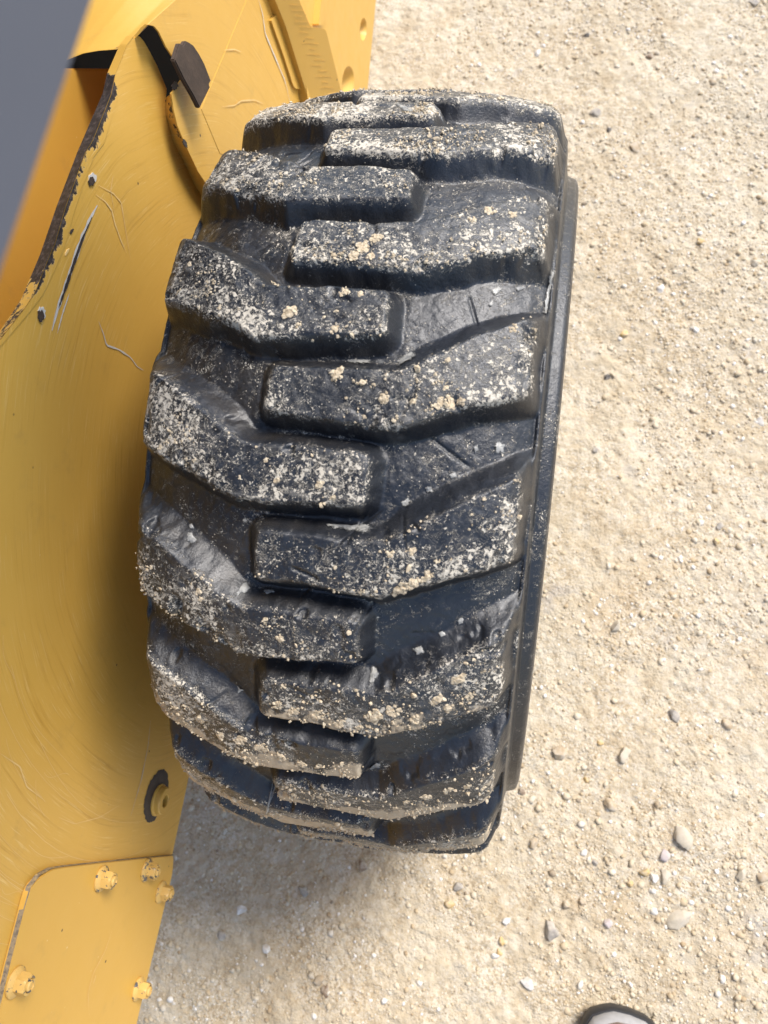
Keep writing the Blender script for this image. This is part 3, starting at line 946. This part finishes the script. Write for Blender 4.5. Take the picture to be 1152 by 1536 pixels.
# ---- cast bracket behind the tyre
XD1, XD2, XD3 = -0.220, -0.200, -0.212
def slab(name, pts, thick, mat=PAINT_B, bev=0.005):
    return plate(name, pts, thick, mat, bevel=bev)
castA = slab('cast_bracket', rounded(X([(404, 28), (416, 14), (450, 30), (500, 140), (458, 139), (441, 137), (426, 90)], XD1), [.01, .012, .0, 0, .004, .012, 0]), 0.04, bev=0.004)
def on_d2(p):
    return on_x(p, XD2 + 0.026 * ((p[0] - 0.33 * (p[1] - 40)) - 458) / 60)
castB = slab('cast_bracket', rounded([on_d2(q) for q in ([(388, -60), (436, -60), (449, 0), (466, 40), (489, 44), (512, 137), (491, 140), (488, 175), (463, 175), (457, 131), (428, 38)])],
             [0, 0, 0, .006, .006, .004, .003, 0, 0, .004, .003]), 0.04, bev=0.004)
def cast_face(outline_px, slots):
    """flat casting face with scooped slots sunk into it"""
    bm = bmesh.new()
    def loop(pts):
        vs = [bm.verts.new(tuple(p)) for p in pts]
        es = [bm.edges.new((vs[i], vs[(i + 1) % len(vs)])) for i in range(len(vs))]
        return vs, es
    ov, edges = loop(X(outline_px, XD3))
    bowls = []
    for c, w, h, sl in slots:
        pts = X([(c[0] + w * math.cos(a) + sl * h * math.sin(a), c[1] + h * math.sin(a)) for a in np.linspace(0, 2 * math.pi, 29)[:-1]], XD3)
        sv, se = loop(pts)
        edges += se
        bowls.append((sv, np.mean(pts, 0)))
    bmesh.ops.triangle_fill(bm, edges=edges, use_beauty=True, use_dissolve=False)
    for f in list(bm.faces):              # keep the slots open
        m = f.calc_center_median()
        for sv, c in bowls:
            if all(v in sv for v in f.verts):
                bm.faces.remove(f)
                break
    for sv, c in bowls:
        prev = sv
        for k in range(1, 6):
            t = k / 5
            cur = []
            for v in sv:
                p = Vector(c) + (v.co - Vector(c)) * (1 - t) * 1.0
                p.x = XD3 - 0.020 * math.sin(t * math.pi / 2)
                cur.append(bm.verts.new(p))
            for i in range(len(sv)): bm.faces.new((prev[i], prev[(i + 1) % len(sv)], cur[(i + 1) % len(sv)], cur[i]))
            prev = cur
    back = [bm.verts.new(v.co + Vector((-0.06, 0, 0))) for v in ov]
    for i in range(len(ov)): bm.faces.new((ov[i], ov[(i + 1) % len(ov)], back[(i + 1) % len(ov)], back[i]))
    bm.faces.new(back)
    return from_bm('cast_bracket', bm, PAINT_B, loader, 30)
castC = cast_face([(430, -60), (580, -60), (564, 0), (551, 138), (545, 210), (470, 210), (450, 60)], [((545, 44), 5, 17, -0.03), ((522, 124), 9, 25, -0.05)])
# raised rib above the block
slab('cast_bracket', rounded(X([(488, -60), (505, -60), (493, 10), (484, 38), (478, 38), (482, 0)], XD2 - 0.003), 0.003), 0.03, bev=0.004)
# stamped lines along the block
for i in range(16):
    f = i / 15
    a = np.array([427, 4]) + (np.array([476, 128]) - np.array([427, 4])) * f
    pa, pb = [on_d2(q) + np.array([0.0004, 0, 0]) for q in ((a[0] + 7 + 4 * math.sin(i * 3.3), a[1] + 3), (a[0] + 24 + 5 * math.sin(i * 2.1), a[1] + 4))]
    w_ = np.array([0, -0.0007, 0.0010])
    link_mesh('cast_ridge', [pa, pb, pb + w_, pa + w_, pa + w_ * .5 + [.00028, 0, 0], pb + w_ * .5 + [.00028, 0, 0]],
              [(0, 1, 5, 4), (4, 5, 2, 3)], PAINT_B, castB, smooth=False)
# ---- bolted cover plate low on the panel
PX = XP + 0.0062
FP = [(261, 1283), (150, 1294), (78, 1303), (46, 1327), (34, 1372), (14, 1450), (-12, 1560), (-30, 1700), (150, 1760), (205, 1536), (259, 1310)]
fp3 = X(FP, PX)
cover = plate('cover_plate', rounded(fp3, [.006, 0, .012, .02, .012, 0, 0, 0, 0, 0, .004]), 0.0060, PAINT_B, bevel=0.0008)
edge = X([(262, 1283), (200, 1289), (150, 1294), (100, 1299.5), (78, 1303), (60, 1313), (46, 1331), (34, 1372), (14, 1450), (-12, 1560)], PX)
strip('worn_edge', [p + np.array([0.0003, 0.0002, 0.0002]) for p in edge], [p + np.array([-0.0042, 0.0003, 0.0001]) for p in edge], EDGEM, cover,
      lambda t, f: 0.5 + 0 * t, 10, 3)

def flange_nut(px, rot, chips):
    c = on_x(px, PX)
    pr = []
    bm = bmesh.new()
    def ring(r, x, n=28, hexa=False):
        vs = []
        r, x = r * 0.77, x * 0.80
        for k in range(n):
            a = 2 * math.pi * k / n + rot
            rr = r
            if hexa:
                b = (a - rot) % (math.pi / 3) - math.pi / 6
                rr = r * math.cos(math.pi / 6) / math.cos(b)
            vs.append(bm.verts.new((x, rr * math.cos(a), rr * math.sin(a))))
        return vs
    n = 36
    rs = [ring(.0155, 0, n), ring(.0160, .0012, n), ring(.0157, .0026, n), ring(.0118, .0052, n), ring(.0116, .0056, n, True), ring(.0116, .0150, n, True),
          ring(.0098, .0172, n), ring(.0074, .0174, n), ring(.0068, .0160, n)]
    for a, b in zip(rs[:-1], rs[1:]):
        for k in range(n): bm.faces.new((a[k], a[(k + 1) % n], b[(k + 1) % n], b[k]))
    o = from_bm('flange_nut', bm, NUT, cover, 28)
    o.location = c
    bm = bmesh.new()
    rs = [ring(.0066, .010, n), ring(.0066, .0188, n), ring(.0056, .0200, n), ring(.0036, .0202, n), ring(.0034, .0192, n)]
    for a, b in zip(rs[:-1], rs[1:]):
        for k in range(n): bm.faces.new((a[k], a[(k + 1) % n], b[(k + 1) % n], b[k]))
    bm.faces.new(rs[-1])
    e = from_bm('bolt_end', bm, NUT, cover, 28)
    e.location = c

def mat_nut():
    t = NT('chipped_nut_paint')
    o = t.tc.outputs['Object']
    i = t.n('ShaderNodeObjectInfo').outputs['Location']
    vm = t.n('ShaderNodeVectorMath', operation='ADD')
    t.put(vm.inputs[0], o)
    t.put(vm.inputs[1], i)
    n = t.noise(vm.outputs[0], 120, 5, 0.66)
    ch = t.step(n, 0.575, 0.585)
    c = t.mix(t.noise(vm.outputs[0], 200, 3), (0.62, 0.40, 0.12, 1), (0.54, 0.33, 0.09, 1))
    c = t.mix(ch, c, t.mix(t.noise(vm.outputs[0], 300, 3), (0.04, 0.038, 0.04, 1), (0.15, 0.155, 0.165, 1)))
    return t.set(Base_Color=c, Roughness=0.42, Metallic=t.math('MULTIPLY', ch, 0.3), Normal=t.bump(ch, -0.2, 0.0004))
NUT = mat_nut()
for k, px in enumerate([(151, 1318), (219, 1305), (240, 1338), (206, 1483), (22, 1473)]):
    flange_nut(px, 0.3 + 0.7 * k, k)

# ---- drain plug with bare ring
pc = on_x((235, 1197), XP)
PS = 0.74
def disc_ring(name, c, prof_, mat, parent, n=48, rag=0.0, seed=0):
    rg = random.Random(seed)
    bm = bmesh.new()
    jit = [rg.uniform(-1, 1) for _ in range(n)]
    rs = []
    for i, (r, x) in enumerate([(r * PS, x * PS) for r, x in prof_]):
        rs.append([bm.verts.new((c[0] + x, c[1] + (r + (rag * jit[k] if i == 0 else 0)) * math.cos(2 * math.pi * k / n),
                                 c[2] + (r + (rag * jit[k] if i == 0 else 0)) * math.sin(2 * math.pi * k / n))) for k in range(n)])
    for a, b in zip(rs[:-1], rs[1:]):
        for k in range(n): bm.faces.new((a[k], a[(k + 1) % n], b[(k + 1) % n], b[k]))
    bm.faces.new(rs[-1])
    return from_bm(name, bm, mat, parent, 30)
plug = disc_ring('drain_plug', pc + np.array([0, -0.002, -0.003]), [(.0240, .0), (.0238, .0035), (.0212, .0050), (.0206, .0115), (.0190, .0135), (.0100, .0138), (.0092, .0130), (.0085, .004)], PAINT_B, loader)
disc_ring('bare_ring', pc + np.array([0.0004, 0.003, 0.003]), [(.0385, .0), (.0350, .0006), (.0300, .0008), (.0246, .0010), (.02, .0008)], BARE, plug, 64, 0.0012, 3)
disc_ring('socket_shade', pc + np.array([0.0050, -0.002, -0.003]), [(.0086, .0), (.006, .0004), (.003, .0004)], DARK, plug, 12)  # black disc that paints the shade inside the plug's recess

# ---- paint damage on the panel
def ribbon(pxs, w, mat, parent, Xp, name='paint_scratch', taper=True):
    pts = np.array(X(pxs, Xp + 0.0005))
    n = len(pts)
    t = np.linspace(0, 1, 24)
    P = np.stack([np.interp(t, np.linspace(0, 1, n), pts[:, k]) for k in range(3)], -1)
    d = np.gradient(P, axis=0)
    d /= np.linalg.norm(d, axis=1)[:, None]
    s = np.cross(d, np.array([1.0, 0, 0]))
    ww = w * (np.sin(np.pi * np.clip(t, 0.02, .98)) ** 0.6 if taper else 1) * rng.uniform(0.6, 1.3, 24)
    vs = np.concatenate([P + s * ww[:, None], P - s * ww[:, None]])
    fc = [(i, i + 1, 24 + i + 1, 24 + i) for i in range(23)]
    return vs, fc
def scratch(pxs, w, mat, parent=panel, Xp=XP, off=0.0):
    vs, fc = ribbon(pxs, w, mat, parent, Xp + off)
    link_mesh('paint_scratch', vs, fc, mat, parent)
scratch([(146, 308), (133, 332), (122, 360), (110, 395), (98, 430), (86, 465), (78, 496)], 0.0026, SCR_W)
scratch([(138, 326), (124, 358), (112, 392), (102, 422), (93, 448), (88, 462)], 0.0017, BARE, off=0.0003)
scratch([(104, 440), (94, 470), (86, 500)], 0.0008, SCR_W)
scratch([(148, 482), (155, 500), (160, 518), (178, 524), (196, 536), (206, 550), (216, 556)], 0.0008, SCR_W)
scratch([(144, 292), (158, 302), (168, 316), (172, 334), (182, 362), (190, 380)], 0.0008, SCR_Y)
scratch([(148, 278), (170, 290), (182, 304), (186, 330), (196, 390)], 0.0006, SCR_Y)
scratch([(170, 262), (166, 285), (172, 320)], 0.0005, SCR_Y)
scratch([(226, 1080), (222, 1120), (212, 1170), (196, 1224)], 0.0006, SCR_W)
scratch([(0, 1130), (30, 1150), (40, 1180), (66, 1200)], 0.0005, SCR_Y)
scratch([(88, 1226), (112, 1236), (150, 1226), (182, 1206)], 0.0004, SCR_Y)
scratch([(168, 1396), (158, 1426), (140, 1460), (132, 1490), (134, 1524)], 0.0005, SCR_Y, cover, PX)
scratch([(144, 1462), (140, 1476)], 0.0008, SCR_Y, cover, PX)
scratch([(388, 0), (394, 20), (398, 50), (412, 84), (428, 122), (436, 158)], 0.0011, SCR_W, facet, XB + 0.0008)
scratch([(335, 75), (352, 74), (362, 78)], 0.0007, SCR_Y, facet, XB + 0.0008)
scratch([(333, 160), (352, 158), (362, 151), (382, 150), (396, 156)], 0.0008, SCR_Y, facet, XB + 0.0008)
# swarm of fine hairline scratches round the axle
sv, sf = [], []
for k in range(150):
    r = rng.uniform(0.40, 0.66)
    a0 = rng.uniform(1.2, 3.6)
    L = rng.uniform(0.03, 0.40) if k % 3 else rng.uniform(0.02, 0.06)
    dr = rng.normal(0, 0.008)
    t = np.linspace(0, 1, 12)
    a = a0 + (L / r) * t
    rr = r + dr * t + 0.003 * np.sin(t * rng.uniform(2, 6))
    y, z = rr * np.cos(a), 0.40 + rr * np.sin(a)
    if (z < 0.33).any() or (z > 0.80 - 0.25 * np.maximum(y, 0)).any() or (y > 0.12).any(): continue
    ww = rng.uniform(0.00008, 0.00022)
    nrm = np.stack([0 * t, np.cos(a), np.sin(a)], -1)
    P = np.stack([0 * t + XP + 0.0003, y, z], -1)
    b = len(sv)
    sv += list(P + nrm * ww) + list(P - nrm * ww)
    sf += [(b + i, b + i + 1, b + 12 + i + 1, b + 12 + i) for i in range(11)]
hair = link_mesh('hairline_scratches', sv, sf, SCR_Y, panel)
tag(hair, kind='stuff')

def chip(c, w, h, rot, mat, parent=panel, Xp=XP, off=0.0006, seed=0, name='paint_chip'):
    rg = random.Random(seed)
    pc_ = []
    for a in np.linspace(0, 2 * math.pi, 19)[:-1]:
        k = rg.uniform(0.72, 1.15)
        x, y = w * k * math.cos(a), h * k * math.sin(a)
        pc_.append((c[0] + x * math.cos(rot) - y * math.sin(rot), c[1] + x * math.sin(rot) + y * math.cos(rot)))
    plate(name, X(pc_, Xp + off), 0.0006, mat, parent, bevel=0)
for i, (x, y, w, h, r) in enumerate([(138, 271, 7, 9, .1), (62, 473, 7, 11, .0)]):
    chip((x + 1, y - 3), w * 0.8, h * 1.0, r, SCR_W, seed=i)
    chip((x, y + 1), w * 0.75, h * 0.8, r, RUST, off=0.0011, seed=i + 9)
chip((108, 347), 2, 5, .5, RUST, seed=31)
chip((101, 378), 1.6, 6, .5, SCR_Y, seed=32)
for i, (x, y, w, h, r, pr, xx) in enumerate([(204, 28, 5, 2, -.5, upper_sheet, XB - .01), (255, 152, 6, 5, .4, panel, XP), (263, 128, 5, 7, .3, rear_sheet, XB),
                                           (258, 160, 4, 8, -.3, panel, XP + .008), (278, 215, 2.5, 7, -.4, rear_sheet, XB)]):
    if pr is not upper_sheet: chip((x, y), w, h, r, BARE, pr, xx, seed=50 + i)

# ---- grey guard arm passing close above (out of focus, upper left)
def at_depth(p, d):
    v = ray(p)
    return CAM_LOC + v / np.linalg.norm(v) * d
e0, e1 = at_depth((176, -40), 0.225), at_depth((28, 405), 0.185)
dirn = (e0 - e1) / np.linalg.norm(e0 - e1)
a0, a1 = e0 + dirn * 0.5, e1 - dirn * 0.10
back_ = np.array([-0.085, -0.01, 0.03])
down = np.array([-0.01, 0.0, 0.06])
bm = bmesh.new()
q = [bm.verts.new(tuple(v)) for v in (a0, a1, a1 + back_, a0 + back_, a0 + down, a1 + down, a1 + back_ + down, a0 + back_ + down)]
for f in [(0, 1, 2, 3), (4, 7, 6, 5), (0, 4, 5, 1), (1, 5, 6, 2), (2, 6, 7, 3), (3, 7, 4, 0)]: bm.faces.new([q[k] for k in f])
bmesh.ops.bevel(bm, geom=list(bm.edges), offset=0.004, segments=3, affect='EDGES')
arm = from_bm('guard_arm', bm, GREY, loader)
arm['label'] = 'blurred grey steel arm'

# ---- simple machine body to the left, mostly unseen, added to occlude the sky
def boxpart(name, lo, hi, mat, bev=0.02):
    bm = bmesh.new()
    bmesh.ops.create_cube(bm, size=1)
    for v in bm.verts:
        v.co = Vector([(lo[k] + hi[k]) / 2 + v.co[k] * (hi[k] - lo[k]) for k in range(3)])
    bmesh.ops.bevel(bm, geom=list(bm.edges), offset=bev, segments=3, affect='EDGES')
    return from_bm(name, bm, mat, loader)
boxpart('chassis_tub', (-1.25, -0.95, 0.28), (-0.47, 1.5, 0.62), PAINT_B)
boxpart('cab_sky_block', (-1.22, -0.70, 0.62), (-0.62, 1.0, 2.0), DARK, 0.04)  # unseen cab block, added to keep sky light off the left side

# ------------------------------------------------------------------ pebbles one can point at
for i, (x, y, d, c, lab, fl) in enumerate([
    (838, 1130, 26, 'tan', 'largest tan pebble right of the lower end of the tyre', .7),
    (936, 1132, 22, 'beige', 'beige rounded pebble level with the tyre base, right of the largest tan pebble', .8),
    (1012, 1074, 18, 'grey', 'brownish grey pebble alone on pale ground right of the tyre', .8),
    (925, 940, 20, 'beige', 'beige pebble with a dark side right of the middle of the tyre', .8),
    (1090, 1085, 16, 'tan', 'tan pebble near the right edge level with the lower tyre', .7),
    (916, 1207, 18, 'tan', 'ochre tan pebble diagonally below the beige rounded pebble', .7),
    (880, 1171, 11, 'yellow', 'small orange pebble beside the bottom of the tyre', .7),
    (900, 1114, 10, 'yellow', 'small yellow pebble between two larger pebbles by the tyre', .7),
    (783, 1187, 11, 'brown', 'dark brown pebble just right of the tyre bottom corner', .7),
    (1022, 1256, 30, 'beige', 'flat angular beige stone slab in the lower right ground', .45),
    (1018, 1378, 30, 'beige', 'flat pale stone flake with a dark cracked edge, lower right', .4),
    (996, 1284, 16, 'pink', 'pinkish grey flat stone beside the angular slab', .5),
    (826, 1395, 24, 'grey', 'grey beige tooth-shaped stone with a dark left side, lower centre', .7),
    (912, 1387, 14, 'pink', 'small lilac pink pebble at lower centre right', .8),
    (981, 1316, 12, 'white', 'bright white pebble in a cluster of yellow stones, lower right', .8),
    (967, 1308, 14, 'yellow', 'yellow ochre pebble touching the bright white pebble', .8),
    (997, 1314, 18, 'beige', 'long beige pebble right of the bright white pebble', .6),
    (849, 1358, 15, 'tan', 'round tan pebble above the tooth-shaped stone', .8),
    (872, 1353, 14, 'tan', 'split tan pebble right of the round tan pebble', .7),
    (945, 1325, 12, 'yellow', 'small yellow teardrop pebble left of the white one', .7),
    (875, 1279, 11, 'white', 'small white chip below the tyre right corner', .7),
    (800, 1265, 16, 'tan', 'dull tan pebble just below the tyre right corner', .7),
    (893, 1294, 9, 'grey', 'small round grey pebble under the small white chip', .8),
    (1110, 1310, 14, 'beige', 'beige pebble at right edge above the boot', .7),
    (1145, 1316, 16, 'tan', 'tan stone cut by the right picture edge', .7),
    (792, 1476, 16, 'white', 'pale cream pebble near the bottom edge left of the boot', .8),
    (741, 1434, 12, 'white', 'white pebble with a dark left side near the bottom centre', .8),
    (752, 1411, 12, 'yellow', 'golden pebble above the white pebble, bottom centre', .7),
    (749, 1429, 10, 'yellow', 'orange chip touching the white pebble, bottom centre', .6),
    (673, 1357, 17, 'yellow', 'amber pebble below the middle of the tyre', .7),
    (689, 1330, 15, 'grey', 'grey pebble below the tyre, above the amber one', .7),
    (760, 1383, 12, 'white', 'small white stone right of the amber pebble', .7),
    (545, 1299, 18, 'brown', 'dark brown pebble in the shade directly under the tyre', .7),
    (455, 1337, 17, 'grey', 'pale grey egg-shaped pebble in the shade under the tyre', .7),
    (362, 1364, 15, 'white', 'bluish white stone in the shaded ground near the yellow panel', .5),
    (400, 1423, 14, 'white', 'whitish flat stone in the shaded ground at bottom left', .5),
    (332, 1404, 15, 'grey', 'dark grey pebble in the shade right of the bolted plate', .6),
    (349, 1456, 11, 'beige', 'beige pebble with a black left side in the shade', .8),
    (479, 1471, 16, 'tan', 'honey tan round pebble at the bottom beside a brown one', .7),
    (490, 1484, 14, 'brown', 'brown pebble touching the honey tan one', .6),
    (468, 1462, 10, 'beige', 'small beige pebble above the honey tan one', .7),
    (911, 563, 10, 'black', 'black crumb on the ground right of the tyre middle', .6),
    (894, 675, 9, 'grey', 'small slate grey pebble right of the tyre', .7),
    (990, 434, 15, 'white', 'white stone on the grey stained patch right of the tyre', .5),
    (937, 500, 16, 'yellow', 'ochre pebble left of the grey stained patch', .6),
    (1050, 365, 14, 'yellow', 'orange tan pebble above the grey stained patch', .6),
    (1141, 630, 18, 'white', 'whitish stone at the right picture edge, mid height', .7),
    (1132, 394, 14, 'beige', 'pale pebble at the right edge above mid height', .7),
    (1080, 788, 12, 'grey', 'blue grey chip in the brown gritty patch at right', .6),
    (1075, 813, 10, 'yellow', 'orange pebble in the brown gritty patch at right', .7),
    (952, 222, 17, 'tan', 'tan stone right of the tyre top corner', .5),
    (914, 193, 9, 'black', 'navy black chip right of the tyre top', .6),
    (895, 168, 14, 'grey', 'grey brown stone above the navy black chip', .5),
    (975, 82, 12, 'brown', 'dark olive chip in the far ground at top', .5),
    (1068, 125, 10, 'tan', 'tan pebble in the far ground at top right', .6),
    (881, 51, 8, 'black', 'black chip in the far ground at top centre', .5),
    (1130, 2, 12, 'grey', 'grey chip at the top right picture corner', .5),
    (806, 75, 13, 'white', 'pale stone in the far ground above the tyre', .6)]):
    pebble((x, y), d, c, lab, fl, seed=i)

# ------------------------------------------------------------------ work boot at the bottom edge
boot = bpy.data.objects.new('boot', None)
COL.objects.link(boot)
TOE = on_z((944, 1515), 0.020)
boot.location = (TOE[0], TOE[1], 0)
boot.rotation_euler = (0, 0, math.radians(-6))
tag(boot, 'black rubber rimmed work boot with grey band and brown toe at bottom edge', 'boot')
BLACKR = mat_plain('black_boot_rubber', (0.02, 0.02, 0.022), 0.5, 0, 0.3, 90, 0.4)
GREYB = mat_plain('grey_boot_band', (0.32, 0.31, 0.30), 0.7, 0, 0.25, 120, 0.4)
BROWN = mat_plain('brown_boot_upper', (0.17, 0.115, 0.085), 0.75, 0, 0.35, 140, 0.6)

def boot_outline(k, inset):
    out = []
    for a in np.linspace(0, 2 * math.pi, 41)[:-1]:
        y = -0.145 + 0.145 * math.cos(a)
        wv = np.interp(y, [-0.29, -0.25, -0.15, -0.09, -0.05, -0.02, 0], [0.034, 0.040, 0.042, 0.059, 0.062, 0.052, 0.036])
        x = wv * (1 if math.sin(a) >= 0 else -1) * min(1, abs(math.sin(a)) * 2.2) ** 0.5
        L = math.hypot(x, y + 0.145) + 1e-9
        out.append((x * (1 - inset / 0.05), -0.145 + (y + 0.145) * (1 - inset / 0.145)))
    return out
def boot_layer(name, layers, mat, closed=True):
    bm = bmesh.new()
    rings = []
    for inset, z, ys in layers:
        rings.append([bm.verts.new((x, y, z + ys * max(0, -y - 0.10))) for x, y in boot_outline(0, inset)])
    m = len(rings[0])
    for a, b in zip(rings[:-1], rings[1:]):
        for k in range(m): bm.faces.new((a[k], a[(k + 1) % m], b[(k + 1) % m], b[k]))
    if closed: bm.faces.new(rings[-1])
    bm.faces.new(rings[0])
    return from_bm(name, bm, mat, boot, 40)
boot_layer('sole', [(0.003, -0.004, 0), (0.0, 0.004, 0), (0.0, 0.024, 0), (0.002, 0.028, 0), (0.006, 0.028, 0)], BLACKR)
boot_layer('toe_band', [(0.004, 0.026, 0), (0.0035, 0.032, 0), (0.006, 0.041, 0), (0.010, 0.045, 0), (0.013, 0.045, 0)], GREYB)
boot_layer('upper', [(0.010, 0.040, 0), (0.012, 0.050, 0.05), (0.017, 0.060, 0.2), (0.026, 0.067, 0.45), (0.036, 0.070, 0.55), (0.045, 0.071, 0.6)], BROWN)
bm = bmesh.new()
rings = []
for z, r in ((0.06, 0.05), (0.12, 0.047), (0.20, 0.05), (0.24, 0.052), (0.243, 0.048), (0.15, 0.043)):
    rings.append([bm.verts.new((r * math.cos(a) * 0.9, -0.215 + r * 1.25 * math.sin(a), z)) for a in np.linspace(0, 2 * math.pi, 29)[:-1]])
for a, b in zip(rings[:-1], rings[1:]):
    for k in range(28): bm.faces.new((a[k], a[(k + 1) % 28], b[(k + 1) % 28], b[k]))
bm.faces.new(rings[-1])
from_bm('shaft', bm, BROWN, boot, 40)
